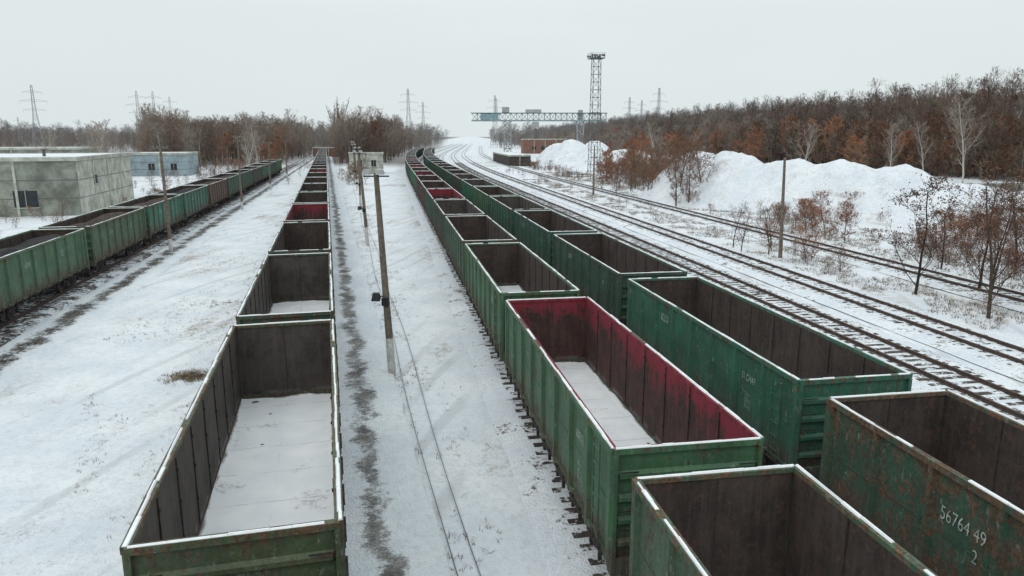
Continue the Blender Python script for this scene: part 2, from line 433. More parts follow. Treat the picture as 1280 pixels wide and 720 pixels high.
# ------------------------------------------------------------------ wagons
def build_wagon(seed, loaded=False):
    rnd = random.Random(seed); mb = MB(); H = 6.35
    PNT, INT, SNW, UND, FLR, WHL, LOD, TRM = range(8)
    posts = [-6.25 + i*12.5/8 for i in range(9)]
    for sg in (-1, 1):
        def bx(a, b, *r):
            lo, hi = sorted((sg*a, sg*b)); mb.box(lo, hi, *r)
        for (X0, sgn, mat, y_a, zlo, amp) in ((1.470, 1, PNT, H-.02, 1.10, .012), (1.430, -1, INT, H-.05, 1.04, .018)):
            ny, nz = 50, 6; b = len(mb.v)
            for j in range(ny+1):
                for i in range(nz+1):
                    y = -y_a+2*y_a*j/ny; z = zlo+(3.40-zlo)*i/nz
                    dn = amp*noise.noise(Vector((y*1.3+seed*7, z*1.4, sg*3+seed+sgn)))
                    if i in (0, nz): dn = 0
                    mb.v.append((sg*(X0+dn), y, z))
            for j in range(ny):
                for i in range(nz):
                    a = b+j*(nz+1)+i; mb.f.append([a, a+1, a+nz+2, a+nz+1]); mb.m.append(mat)
        # top chord in short runs, slightly bent from years of grab loading
        y = -H
        while y < H-.01:
            y1 = min(H, y+1.5875)
            def bend(v): return .022*noise.noise(Vector((v*.5, sg*4, seed*3.3))) if abs(v) < H-.1 else 0
            b0, b1 = bend(y), bend(y1)
            for (xa, xb, za, zb, mt) in ((1.503,1.565,3.36,3.48,PNT),(1.425,1.500,3.385,3.477,TRM)):
                bot = [(sg*(xa+b0),y,za),(sg*(xb+b0),y,za),(sg*(xb+b1),y1,za),(sg*(xa+b1),y1,za)]
                top = [(q[0],q[1],zb) for q in bot]
                if sg < 0: bot.reverse(); top.reverse()
                mb.hull(bot, top, mt)
            y = y1
        bx(1.40, 1.535, -H+.01, H-.01, 1.0, 1.15, PNT)
        for i, y in enumerate(posts):
            wd = .10 if i in (0, 8) else .075
            a, b = 1.464, 1.556
            bot = [(sg*a,y-wd-.03,.95),(sg*b,y-wd+.02,.99),(sg*b,y+wd-.02,.99),(sg*a,y+wd+.03,.95)]
            top = [(p[0],p[1],3.358) for p in bot]
            if sg < 0: bot.reverse(); top.reverse()
            mb.hull(bot, top, PNT)
            bx(1.30, 1.50, y-.05, y+.05, .86, .995, UND)
        for i in range(8):
            y0 = (posts[i]+posts[i+1])/2
            bx(1.468, 1.484, y0-.62, y0+.62, 2.20, 2.25, PNT)
            bx(1.50, 1.575, y0-.35, y0-.28, .80, 1.12, UND)
            bx(1.50, 1.575, y0+.28, y0+.35, .80, 1.12, UND)
            bx(1.536, 1.60, y0-.5, y0+.5, 1.03, 1.06, UND)
        for y in posts[1:-1]:
            for z in (1.75, 2.5, 3.15):
                bx(1.385, 1.434, y-.025, y+.025, z-.025, z+.025, UND)
            bx(1.405, 1.43, y-.012, y+.012, 1.06, 3.37, UND)
        y = -H
        while y < H-.2:
            ln = rnd.uniform(.25, .9); y1 = min(H, y+ln)
            if rnd.random() < .95:
                h = rnd.uniform(.012, .032); i0 = rnd.uniform(1.455,1.49); i1 = rnd.uniform(1.53, 1.555)
                b = [(sg*i0,y,3.468),(sg*i1,y,3.468),(sg*i1,y1,3.468),(sg*i0,y1,3.468)]
                tp = [(sg*(i0+.02),y+.003,3.48+h),(sg*(i1-.015),y+.003,3.48+h*rnd.uniform(.7,1.1)),(sg*(i1-.015),y1-.003,3.48+h),(sg*(i0+.02),y1-.003,3.48+h)]
                if sg < 0: b.reverse(); tp.reverse()
                mb.hull(b, tp, SNW)
            y = y1
        for k in range(6):
            z = 1.35+k*.36; bx(1.585, 1.61, sg*5.55-.20, sg*5.55+.20, z, z+.025, PNT)
        for yy in (-.21, .19): bx(1.57, 1.60, sg*5.55+yy, sg*5.55+yy+.025, 1.1, 3.3, PNT)
    for e in (-1, 1):
        def by(x0, x1, a, b, z0, z1, m):
            lo, hi = sorted((e*a, e*b)); mb.box(x0, x1, lo, hi, z0, z1, m)
        by(-1.453, 1.453, H-.018, H-.001, 1.10, 3.40, PNT)
        by(-1.412, 1.412, H-.045, H-.022, 1.04, 3.38, INT)
        by(-.012, .012, H-.053, H-.046, 1.06, 3.37, UND)
        by(-1.50, 1.50, H-.02+.003, H+.06, 3.36, 3.474, PNT)
        by(-1.424, 1.424, H-.08, H-.019, 3.388, 3.472, TRM)
        for z in (1.50, 1.97, 2.44, 2.91):
            bot = [(-1.42,e*(H+.0),z-.10),(1.42,e*(H+.0),z-.10),(1.42,e*(H+.0),z+.10),(-1.42,e*(H+.0),z+.10)]
            tp = [(-1.36,e*(H+.07),z-.04),(1.36,e*(H+.07),z-.04),(1.36,e*(H+.07),z+.04),(-1.36,e*(H+.07),z+.04)]
            mb.hull(bot, tp, PNT)
        for x in (-1.5, 1.42): by(x, x+.08, H-.02, H+.085, 1.20, 3.358, PNT)
        by(-1.52, 1.52, H-.15, H+.10, .85, 1.199, PNT)
        for x in (-1.38, 1.02):
            for k in range(5): z = 1.4+k*.4; by(x, x+.36, H+.09, H+.11, z, z+.022, UND)
        by(-.20, .20, H+.10, H+.25, .84, 1.14, UND)
        by(-.09, .09, H+.25, H+.42, .90, 1.06, UND)
        mb.hull([(-.2,e*(H+.40),.82),(.2,e*(H+.40),.82),(.2,e*(H+.40),1.12),(-.2,e*(H+.40),1.12)],
                [(-.12,e*(H+.605),.86),(.2,e*(H+.605),.86),(.2,e*(H+.605),1.08),(-.12,e*(H+.605),1.08)], UND)
        pr = None
        for k in range(6):
            t_ = k/5; c = (.35, e*(H+.12+.45*t_), .9-.35*math.sin(math.pi*t_*.8))
            if pr: mb.tube(pr, c, .028, .028, 6, UND)
            pr = c
        x = -1.46
        while x < 1.4:
            x1 = min(1.46, x+rnd.uniform(.2,.6)); h = rnd.uniform(.01,.03)
            bot = [(x,e*(H-.03),3.47),(x1,e*(H-.03),3.47),(x1,e*(H+.04),3.47),(x,e*(H+.04),3.47)]
            tp = [(x+.003,e*(H-.01),3.478+h),(x1-.003,e*(H-.01),3.478+h),(x1-.003,e*(H+.02),3.478+h),(x+.003,e*(H+.02),3.478+h)]
            if rnd.random() < .93: mb.hull(bot, tp, SNW)
            x = x1
        yc = e*4.33
        for sx in (-1, 1):
            pf = [(-1.28,.52),(-1.2,.68),(-.55,.72),(-.35,.86),(.35,.86),(.55,.72),(1.2,.68),(1.28,.52),(.98,.40),(.45,.24),(-.45,.24),(-.98,.40)]
            a = [(sx*.98, yc+u, z) for u, z in pf]; b = [(sx*1.13, yc+u, z) for u, z in pf]
            mb.hull(a, b, UND)
            for u in (-.925, .925):
                mb.tube((sx*.70, yc+u, .475), (sx*.83, yc+u, .475), .475, .465, 20, WHL)
                mb.tube((sx*.66, yc+u, .475), (sx*.699, yc+u, .475), .505, .505, 20, WHL)
                mb.tube((sx*1.13, yc+u, .475), (sx*1.22, yc+u, .475), .14, .12, 10, UND)
            for u in (-.2, 0, .2): mb.tube((sx*1.16, yc+u, .3), (sx*1.16, yc+u, .72), .075, .075, 7, UND)
        for u in (-.925, .925): mb.tube((-.7, yc+u, .475), (.7, yc+u, .475), .08, .08, 8, WHL)
        mb.box(-1.2, 1.2, yc-.2, yc+.2, .6, .84, UND)
        mb.box(-.35, .35, yc-.3, yc+.3, .84, .95, UND)
    mb.box(-.25, .25, -6.19, 6.19, .78, .985, UND)
    for y in posts[1:-1]: mb.box(-1.38, 1.38, y-.06, y+.06, .86, .982, UND)
    mb.box(-1.425, 1.425, -H+.16, H-.16, .99, 1.03, UND)
    mb.tube((-.9, -.8, .72), (-.9, .5, .72), .16, .16, 10, UND)
    mb.tube((.8, .2, .68), (.8, 1.2, .68), .2, .2, 10, UND)
    nx_, ny_ = 14, 60; b = len(mb.v)
    for j in range(ny_+1):
        for i in range(nx_+1):
            x = -1.425+2.85*i/nx_; y = -6.30+12.60*j/ny_
            nn = noise.noise(Vector((x*1.1+seed*9, y*.8, seed)))
            if loaded:
                z = 2.9 + .38*(1-(abs(x)/1.43)**2)*(.7+.5*math.sin(y*.9+seed)) - .45*hermite(abs(y), 4.8, 6.3) + nn*.12
            else:
                z = 1.07 + .025*nn + .05*hermite(abs(x), 1.2, 1.5)*(.5+nn) + .08*hermite(abs(y), 5.9, 6.4)*(.5+nn)
                z = max(z, 1.045)
            mb.v.append((x, y, z))
    for j in range(ny_):
        for i in range(nx_):
            a = b+j*(nx_+1)+i; mb.f.append([a, a+1, a+nx_+2, a+nx_+1]); mb.m.append(LOD if loaded else FLR)
    mats = [M['paint'], M['int_brown'], M['snow'], M['under'], M['floor'], M['wheel'], M['load'], M['paint']]
    return mb.mesh("gondola_wagon_mesh", mats)
WE = [build_wagon(i) for i in (1, 2, 3)]; WLd = [build_wagon(9, True), build_wagon(11, True)]

def wagon(path, s, me, col, rust=.3, inner=None, trim=None, texts=(), load=None):
    x, y, h = path.at(s)
    o = add("gondola_wagon", me, (x, y, RAIL), -h)
    o.color = (*col, rust)
    def setm(i, m): o.material_slots[i].link = 'OBJECT'; o.material_slots[i].material = m
    if inner: setm(1, M[inner])
    if trim: setm(7, M[trim])
    if load: setm(6, M[load])
    for (side, yy, zz, size, body) in texts:
        cu = bpy.data.curves.new("lettering", 'FONT'); cu.body = body; cu.size = size; cu.align_x = 'CENTER'
        cu.materials.append(M['white']); cu.offset = -.001
        to = bpy.data.objects.new("lettering", cu); scene.collection.objects.link(to); to.parent = o
        to.location = (side*1.491, yy, zz); to.rotation_euler = (R(90), 0, R(90*side)); to.scale = (.82, 1.12, 1)
    return o
GR = (.048, .155, .07); TE = (.018, .15, .095); DG = (.022, .08, .053); OL = (.065, .095, .04); RB = (.10, .032, .025)
far_cols = [TE, DG, GR, (.028,.10,.065), (.03,.07,.05), (.05,.045,.038), (.08,.032,.03), DG, TE]
rnd = random.Random(5)
for k in range(-1, 24):
    s = 16.75 + 13.92*k - (0.6 if k == -1 else 0)
    col = [OL, DG, DG, (.10,.03,.028), GR, DG][k] if 0 <= k < 6 else rnd.choice(far_cols)
    inn = ['int_grey', 'int_grey', 'int_brown', 'int_red', 'int_brown', 'int_brown'][k] if 0 <= k < 6 else rnd.choice(['int_brown','int_grey','int_brown','int_red'])
    wagon(PL, s, WE[(k+1) % 3], col, .75 if k == 0 else rnd.uniform(.3,.8), inn, None)
for k in range(-2, 26):
    s = 18.5 + 13.92*k
    col = [GR, (.05,.155,.068), (.025,.105,.065), (.03,.06,.045), DG][k] if 0 <= k < 5 else ((.05,.115,.058) if k < 0 else rnd.choice(far_cols))
    inn = ['int_red', 'int_brown', 'int_brown', 'int_grey', 'int_red'][k] if 0 <= k < 5 else ('int_brown' if k < 0 else rnd.choice(['int_brown','int_grey','int_brown','int_red']))
    tx = []
    if k in (-1, 0, 1): tx = [(-1, -3.9, 2.55, .30, "60813"), (-1, -3.9, 1.95, .15, "70.0 t\n24.5 t\n88 m3"), (-1, 2.35, 2.6, .2, "5 3 1 7")]
    wagon(P1, s, WE[(k+2) % 3], col, (.8 if k < 0 else rnd.uniform(.55,.68)) if k < 2 else rnd.uniform(.3,.8), inn, 'trim_red' if k in (0, 4) else None, tx)
for k in range(-2, 25):
    s = 21.5 + 13.92*k
    col = [TE, DG, (.018,.095,.065), (.018,.115,.075)][k] if 0 <= k < 4 else ((.03,.092,.058) if k < 0 else rnd.choice(far_cols))
    tx = []
    if k == -1: tx = [(-1, 2.33, 2.5, .335, "56764 49"), (-1, 2.0, 2.1, .32, "2")]
    if k == 0: tx = [(-1, 2.35, 2.7, .34, "60250"), (-1, -3.9, 2.6, .24, "51 CHAP"), (-1, -3.9, 2.15, .15, "70.0 t\n22.8 t\n76 m3")]
    if k in (1, 2): tx = [(-1, 2.35, 2.7, .34, "63107"), (-1, -3.9, 2.5, .24, "ATP")]
    wagon(P2, s, WE[k % 3], col, 1.0 if k < 0 else (.55 if k == 0 else rnd.uniform(.3,.8)), 'int_brown' if k < 3 else rnd.choice(['int_brown','int_grey']), None, tx)
fc = [GR, (.05,.12,.055), (.016,.16,.105), (.02,.14,.10), RB, DG, DG, (.05,.05,.04), TE, DG, GR]
for k in range(-4, 11):
    s = 44 + 13.92*k
    tx = [(1, 2.35, 2.35, .5, "53"), (1, -2.3, 2.5, .36, "60241")] if k in (0, 1, 2, 3) else []
    wagon(PF, s, WLd[k % 2], fc[k] if k >= 0 else DG, rnd.uniform(.5,.85), None, None, tx, 'load2' if k % 3 == 0 else 'load')

# ------------------------------------------------------------------ trees
def make_tree(seed, H, spread=.35, n1=14, n2=6, n3=5, r0=None, leaf=0, clear=.25, upright=.6, tr=.02, leafsize=.16):
    rd = random.Random(seed); mb = MB(); r0 = r0 or H*.012
    pts = []; p = Vector((0,0,-.3)); d = Vector((rd.uniform(-.06,.06), rd.uniform(-.06,.06), 1)).normalized(); N = 7
    for i in range(N+1):
        pts.append((p.copy(), r0*(1-.88*i/N)+.01)); p = p + d*((H+.3)/N)
        d = (d + Vector((rd.uniform(-.13,.13), rd.uniform(-.13,.13), .1))).normalized()
    for a, b in zip(pts, pts[1:]): mb.tube(a[0], b[0], a[1], b[1], 6, 0, False)
    def limb(p, d, ln, r, lvl):
        segs = 3 if lvl == 1 else 2; q = p.copy(); dd = d.copy(); chain = [(q.copy(), r)]
        for i in range(segs):
            q = q + dd*(ln/segs); dd = (dd + Vector((rd.uniform(-.25,.25), rd.uniform(-.25,.25), rd.uniform(0,.3)*upright))).normalized()
            chain.append((q.copy(), r*(1-.75*(i+1)/segs)))
        for a, b in zip(chain, chain[1:]): mb.tube(a[0], b[0], a[1], b[1], 4 if lvl == 1 else 3, 0 if lvl == 1 else 1, False)
        if lvl < 3:
            for k in range(n2 if lvl == 1 else n3):
                t = rd.uniform(.2, 1.); f = t*segs; i = min(segs-1, int(f)); f -= i
                s_ = chain[i][0].lerp(chain[i+1][0], f)
                nd = (dd + Vector((rd.gauss(0,.7), rd.gauss(0,.7), rd.gauss(.15,.5)))).normalized()
                limb(s_, nd, ln*rd.uniform(.35,.6), max(tr, r*.5), lvl+1)
        elif leaf:
            for k in range(leaf):
                c = chain[0][0].lerp(chain[-1][0], rd.random()) + Vector((rd.gauss(0,.08), rd.gauss(0,.08), rd.gauss(0,.08)))
                u = Vector((rd.gauss(0,1), rd.gauss(0,1), rd.gauss(0,1))).normalized()*leafsize; v = u.orthogonal().normalized()*leafsize*.7
                b = len(mb.v); mb.v += [tuple(c-u), tuple(c+v), tuple(c+u), tuple(c-v)]; mb.f.append([b,b+1,b+2,b+3]); mb.m.append(2)
    for k in range(n1):
        t = clear + (1-clear)*((k+.5)/n1); f = t*N; i = min(N-1, int(f)); f -= i
        s_ = pts[i][0].lerp(pts[i+1][0], f); a = k*2.4 + rd.uniform(-.4,.4)
        up = .35 + upright*rd.uniform(.6, 1.4)
        dd = Vector((math.cos(a), math.sin(a), up)).normalized()
        shape = math.sin(math.pi*min(1, (t-clear)/(1-clear)*.8+.2))*.75+.3
        limb(s_, dd, H*spread*shape*rd.uniform(.75,1.2), r0*.42*(1.1-t), 1)
    return mb
def coll_of(name, specs):
    c = bpy.data.collections.new(name)
    for i, (mb, mats) in enumerate(specs):
        o = bpy.data.objects.new(f"{name}_v{i:02d}", mb.mesh(f"{name}_v{i:02d}", mats)); c.objects.link(o)
    return c
def mm(a, b, c='leaf_rust'): return [M[a], M[b], M[c]]
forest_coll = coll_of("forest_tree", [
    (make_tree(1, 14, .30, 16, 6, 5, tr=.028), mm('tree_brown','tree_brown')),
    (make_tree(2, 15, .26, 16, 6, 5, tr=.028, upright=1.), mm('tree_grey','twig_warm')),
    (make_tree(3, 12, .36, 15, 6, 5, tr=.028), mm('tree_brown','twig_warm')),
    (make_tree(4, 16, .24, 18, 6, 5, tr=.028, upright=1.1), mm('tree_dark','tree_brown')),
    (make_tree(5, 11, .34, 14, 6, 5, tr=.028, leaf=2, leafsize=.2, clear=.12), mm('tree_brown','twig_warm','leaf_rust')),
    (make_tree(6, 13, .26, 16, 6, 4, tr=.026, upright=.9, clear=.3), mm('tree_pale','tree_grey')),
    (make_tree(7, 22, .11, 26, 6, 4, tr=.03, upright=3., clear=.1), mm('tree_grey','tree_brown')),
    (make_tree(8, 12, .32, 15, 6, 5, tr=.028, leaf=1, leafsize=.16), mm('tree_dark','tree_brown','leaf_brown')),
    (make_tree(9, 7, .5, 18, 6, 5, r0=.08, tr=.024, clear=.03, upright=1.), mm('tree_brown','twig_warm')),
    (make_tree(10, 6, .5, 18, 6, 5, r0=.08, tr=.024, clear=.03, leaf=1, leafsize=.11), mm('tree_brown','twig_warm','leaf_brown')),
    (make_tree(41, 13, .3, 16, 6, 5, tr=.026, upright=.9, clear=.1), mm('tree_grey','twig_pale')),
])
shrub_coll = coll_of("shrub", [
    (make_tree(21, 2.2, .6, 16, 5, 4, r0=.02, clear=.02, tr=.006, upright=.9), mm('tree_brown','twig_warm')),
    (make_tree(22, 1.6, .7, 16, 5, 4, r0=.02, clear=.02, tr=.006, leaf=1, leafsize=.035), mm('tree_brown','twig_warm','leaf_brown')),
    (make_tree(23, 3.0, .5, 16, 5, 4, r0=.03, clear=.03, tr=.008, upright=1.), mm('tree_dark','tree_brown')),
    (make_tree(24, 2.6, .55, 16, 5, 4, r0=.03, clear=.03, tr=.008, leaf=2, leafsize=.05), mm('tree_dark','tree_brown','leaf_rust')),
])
def scatter(name, pts, coll):
    me = bpy.data.meshes.new(name); me.from_pydata([p[:3] for p in pts], [], [])
    for an, ty, ix in (('scl','FLOAT',3), ('rotz','FLOAT',4), ('vidx','INT',5)):
        a = me.attributes.new(an, ty, 'POINT'); a.data.foreach_set('value', [p[ix] for p in pts])
    o = add(name, me); g = bpy.data.node_groups.new(name+"_gn", 'GeometryNodeTree')
    g.interface.new_socket('Geometry', in_out='INPUT', socket_type='NodeSocketGeometry')
    g.interface.new_socket('Geometry', in_out='OUTPUT', socket_type='NodeSocketGeometry')
    N = g.nodes.new; gi = N('NodeGroupInput'); go = N('NodeGroupOutput'); iop = N('GeometryNodeInstanceOnPoints')
    ci = N('GeometryNodeCollectionInfo'); ci.inputs['Collection'].default_value = coll
    ci.inputs['Separate Children'].default_value = True; ci.inputs['Reset Children'].default_value = True
    def na(nm, ty):
        n = N('GeometryNodeInputNamedAttribute'); n.data_type = ty; n.inputs['Name'].default_value = nm; return n.outputs['Attribute']
    cx = N('ShaderNodeCombineXYZ'); l = g.links.new
    l(na('rotz','FLOAT'), cx.inputs['Z'])
    l(gi.outputs[0], iop.inputs['Points']); l(ci.outputs[0], iop.inputs['Instance']); iop.inputs['Pick Instance'].default_value = True
    l(na('vidx','INT'), iop.inputs['Instance Index']); l(cx.outputs[0], iop.inputs['Rotation']); l(na('scl','FLOAT'), iop.inputs['Scale'])
    l(iop.outputs[0], go.inputs[0]); md = o.modifiers.new("scatter", 'NODES'); md.node_group = g
    return o
rd = random.Random(3); pts = []
for i in range(8200):
    y = 50 + 1050*rd.random()**1.5
    d = -6 + 175*rd.random()**1.9
    x = xedge(y) + d + 7*noise.noise(Vector((y*.04, 3, 0)))
    if x > y*.95 + 30: continue
    if d > 25 and rd.random() < hermite(d, 25, 70)*.45: continue
    cl = noise.noise(Vector((x*.03, y*.03, 2)))
    r = rd.random()
    if d < 12 and r < .55: v = rd.choice([8, 9, 8, 10, 4])
    elif r < .88: v = rd.choice([0,1,2,3,7,0,3,10])
    else: v = 4 if cl > -.15 else 5
    pts.append((x, y, gz(x, y)-.2, rd.uniform(.6, 1.25)*(1 + .25*cl), rd.uniform(0, 6.28), v))
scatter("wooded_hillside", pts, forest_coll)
pts = []
allp = [P1, P2, PA, PB, PC, PL, PF]
def clear_of(x, y, m=5, ps=None):
    return all(p.lat(x, y) > m for p in (ps or allp))
GP = [P1, P2, PA, PB, PC]
for i in range(3800):
    yy = 205 + 400*rd.random()**1.3; a = rd.uniform(-.50, -.05); x = a*yy
    if not clear_of(x, yy, 8, GP) or PL.lat(x, yy) < (6 if yy < 480 else 0) or (PF.lat(x, yy) < 5 and yy < 300): continue
    if yy < 260 and (a > -.235 or PL.lat(x, yy) < 12): continue
    if noise.noise(Vector((x*.02, yy*.015, 7))) < -.25: continue
    r = rd.random()
    v = rd.choice([10,1,2,10,5,2,8,8]) if r < .95 else rd.choice([4, 9])
    s_ = rd.uniform(.7, 1.3)*(1+.5*noise.noise(Vector((x*.03, yy*.02, 11))))
    if abs(a+.245) < .018 and 300 < yy < 480 and rd.random() < .25: v = 6; s_ = 1.15
    pts.append((x, yy, -.3, s_, rd.uniform(0, 6.28), v))
for i in range(900):
    yy = rd.uniform(240, 620); x = rd.uniform(-.85, -.46)*yy
    if noise.noise(Vector((x*.012, yy*.012, 5))) < 0: continue
    pts.append((x, yy, -.3, rd.uniform(.4, .9), rd.uniform(0, 6.28), rd.choice([10,1,2,8,8,9])))
for i in range(2800):
    yy = rd.uniform(520, 1150); x = rd.uniform(-.85*yy, .06*yy)
    if not clear_of(x, yy, 14, GP): continue
    pts.append((x, yy, -.3 if yy < 700 else gz(x, yy)-.2, rd.uniform(.6, 1.3)*(1+.5*noise.noise(Vector((x*.01, yy*.01, 1)))), rd.uniform(0, 6.28), rd.choice([0,1,2,3,7,10])))
for i in range(420):
    yy = rd.uniform(270, 700); x = xedge(yy) - rd.uniform(0, 48)
    if not clear_of(x, yy, 14, GP): continue
    pts.append((x, yy, -.3, rd.uniform(.4, .9), rd.uniform(0, 6.28), rd.choice([0,1,2,4,4,5,8,9,10])))
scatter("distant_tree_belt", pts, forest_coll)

pts = []
def sh(x, y, s=1., v=None):
    pts.append((x, y, gz(x, y)-.02, s*rd.uniform(.7, 1.2), rd.uniform(0, 6.28), rd.choice([0,1,2,3]) if v is None else v))
for i in range(480):
    q = 26 + 230*rd.random(); o_ = rd.uniform(3, 10); x, y_, h = PC.at(q, o_)
    if noise.noise(Vector((x*.12, y_*.08, 21))) > -.1: sh(x, y_, .35 + .55*rd.random()**2)
for i in range(90):
    q = rd.uniform(30, 200); x, y_, h = PB.at(q, rd.uniform(3.2, 6.2))
    if noise.noise(Vector((x*.12, y_*.08, 22))) > -.05: sh(x, y_, .3+.35*rd.random(), rd.choice([0,1]))
for i in range(260):
    y_ = rd.uniform(100, 230); x = rd.uniform(.12, .25)*y_
    if clear_of(x, y_, 5): sh(x, y_, rd.uniform(.8, 1.8), rd.choice([0,2,3,3]))
for i in range(520):
    y_ = rd.uniform(44, 100); x = rd.uniform(.36, .98)*y_
    if clear_of(x, y_, 4) and noise.noise(Vector((x*.1, y_*.1, 23))) > -.15: sh(x, y_, rd.uniform(.35, 1.15), rd.choice([0,1,3,3]))
for i in range(120):
    q = rd.uniform(70, 250); x, y_, h = PF.at(q, rd.uniform(-25, -4)); sh(x, y_, rd.uniform(.4, 1.))
for i in range(240):
    y_ = rd.uniform(140, 330); x = rd.uniform(-.45, -.2)*y_
    if clear_of(x, y_, 4): sh(x, y_, rd.uniform(.6, 1.4))
scatter("shrubs", pts, shrub_coll)

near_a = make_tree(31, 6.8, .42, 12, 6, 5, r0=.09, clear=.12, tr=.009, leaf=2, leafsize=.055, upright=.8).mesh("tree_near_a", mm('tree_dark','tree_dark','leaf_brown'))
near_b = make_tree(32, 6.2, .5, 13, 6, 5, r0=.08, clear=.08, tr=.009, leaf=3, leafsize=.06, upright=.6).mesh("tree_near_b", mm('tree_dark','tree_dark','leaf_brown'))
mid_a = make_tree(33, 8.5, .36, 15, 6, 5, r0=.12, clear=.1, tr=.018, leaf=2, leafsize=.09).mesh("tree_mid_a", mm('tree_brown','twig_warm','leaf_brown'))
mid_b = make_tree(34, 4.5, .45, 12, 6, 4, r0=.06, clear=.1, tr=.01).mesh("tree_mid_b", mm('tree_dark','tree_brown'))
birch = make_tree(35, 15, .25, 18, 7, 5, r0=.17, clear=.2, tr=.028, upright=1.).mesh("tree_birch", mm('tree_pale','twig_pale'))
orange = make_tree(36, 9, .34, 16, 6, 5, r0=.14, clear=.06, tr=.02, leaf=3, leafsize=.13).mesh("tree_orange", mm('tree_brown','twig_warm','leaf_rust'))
def tree(name, me, x, y, rz=0., s=1.): add(name, me, (x, y, gz(x, y)), rz, s)
for x, y_, r, s, me in [(25.6,37.5,0,1.05,near_a),(25.0,43.6,2,1.05,near_b),(27.6,40.5,4,.95,near_b),(29.5,44.5,1,.95,near_a),(34,50,3,.9,near_b),(37,52,5,.9,near_a),(31.5,52,1.5,.7,near_b),(22.5,62,1,.55,near_b),(19.3,60,2,.5,near_a),(30.5,41,2.2,.8,near_b),(28.5,36.5,3.3,.9,near_a),(33,45,.4,.9,near_b)]:
    tree("bare_tree", me, x, y_, r, s)
for x, y_, r, s, me in [(24,104,0,1.05,mid_a),(26,108,2,1.1,mid_a),(22.5,99,4,.9,mid_a),(19.4,62.5,0,.8,mid_b),(21.3,59,3,.75,mid_b),(23.5,110,1,1.,mid_a),(25.5,120,5,1.,mid_a),(17,118,1,.9,mid_b),(21,128,1,.9,mid_a),(23,135,2,.9,mid_a),(27,103,3,1.,mid_a),(21,112,5,.9,mid_a),(24.5,100,1.4,.95,mid_a)]:
    tree("bare_tree", me, x, y_, r, s)
for x, y_, s in [(90,145,1.1),(60,150,.8),(33,150,.6),(96,170,.85),(45,230,.9),(78,150,.8)]: tree("birch_tree", birch, x, y_, x, s)
for x, y_, s in [(45,200,1.1),(38,165,.9),(62,190,1.2),(25,150,.8),(75,160,1.),(-62,185,.8),(-95,240,1.1),(57,180,.9),(22,170,.7),(27,160,.9),(31,176,1.),(21,152,.7),(-70,215,.9),(26,112,.8),(34,200,.9)]: tree("oak_tree", orange, x, y_, x, s)
for x, y_, s in [(-70,122,.8),(-92,165,.8),(-75,118,.7),(-84,150,.8),(-62,172,.7),(-66,190,.9),(-58,160,.7)]: tree("birch_tree", birch, x, y_, x, s)

# dry grass
mb = MB(); rg = random.Random(12)
def tuft(x, y, s=1., n=9):
    z0 = gz(x, y)
    for k in range(n):
        a = rg.uniform(0, 6.28); ln = s*rg.uniform(.12, .3); r = rg.uniform(0, .12)*s*2
        bx, by_ = x + r*math.cos(a*2.3), y + r*math.sin(a*2.3); w = .010*s+.004
        tx, ty = bx + math.cos(a)*ln*rg.uniform(.3,1.), by_ + math.sin(a)*ln*rg.uniform(.3,1.)
        b = len(mb.v); mb.v += [(bx-w*math.sin(a),by_+w*math.cos(a),z0),(bx+w*math.sin(a),by_-w*math.cos(a),z0),(tx,ty,z0+ln*rg.uniform(.4,.9))]
        mb.f.append([b,b+1,b+2]); mb.m.append(0)
for i in range(190): tuft(-13.1+rg.gauss(0,.42), 27.8+rg.gauss(0,.4), .7, 9)
for i in range(70): tuft(-17+rg.gauss(0,.9), 41+rg.gauss(0,.5), .6, 6)
for i in range(2200):
    q = rg.uniform(14, 110); x, y_, h = Path(1.6, -12.6).at(q, rg.gauss(0, .9))
    if noise.noise(Vector((x*.5, y_*.3, 1))) > .0: tuft(x, y_, .6, 5)
for i in range(5500):
    q = rg.uniform(20, 160); x, y_, h = PB.at(q, rg.uniform(2.6, 7.4))
    if noise.noise(Vector((x*.4, y_*.25, 4))) > -.1: tuft(x, y_, 1.1, 6)
for i in range(9000):
    q = rg.uniform(22, 190); x, y_, h = PC.at(q, rg.uniform(2.4, 14))
    if noise.noise(Vector((x*.3, y_*.2, 4))) > -.08: tuft(x, y_, 1.4, 6)
for i in range(5500):
    y_ = rg.uniform(12, 90); x = rg.uniform(-.55*y_-2, -.15*y_-6)
    if noise.noise(Vector((x*.25, y_*.15, 9))) > .08 and PF.lat(x, y_) > 3: tuft(x, y_, .5, 4)
for i in range(2500):
    q = rg.uniform(15, 120); x, y_, h = PL.at(q, rg.choice([-1,1])*rg.uniform(2.4,4.2))
    if noise.noise(Vector((x*.4, y_*.2, 3))) > .05: tuft(x, y_, .5, 5)
add("dry_grass", mb.mesh("dry_grass", [M['grass']]))

# ------------------------------------------------------------------ snow piles
def pile(name, x0, x1, y0, y1, bumps, n=90):
    mb = MB(); ny = n
    for j in range(ny+1):
        for i in range(n+1):
            x = x0+(x1-x0)*i/n; y = y0+(y1-y0)*j/ny; z = 0
            for (bx, by_, h, rx, ry) in bumps:
                d = math.hypot((x-bx)/rx, (y-by_)/ry); z = max(z, h*(1-hermite(d, 0.1, 1.0))**.8)
            nz = noise.fractal(Vector((x*.14, y*.14, 3)), 1., 2., 5)
            z = z*(1+.16*nz) + .3*noise.noise(Vector((x*.6,y*.6,1)))*min(1, z)
            ef = min(i, n-i, j, ny-j)
            mb.v.append((x, y, (z if ef > 0 else 0) + gz(x, y) - .25))
    for j in range(ny):
        for i in range(n):
            a = j*(n+1)+i; mb.f.append([a,a+1,a+n+2,a+n+1]); mb.m.append(0)
    add(name, mb.mesh(name, [M['heap']], True))
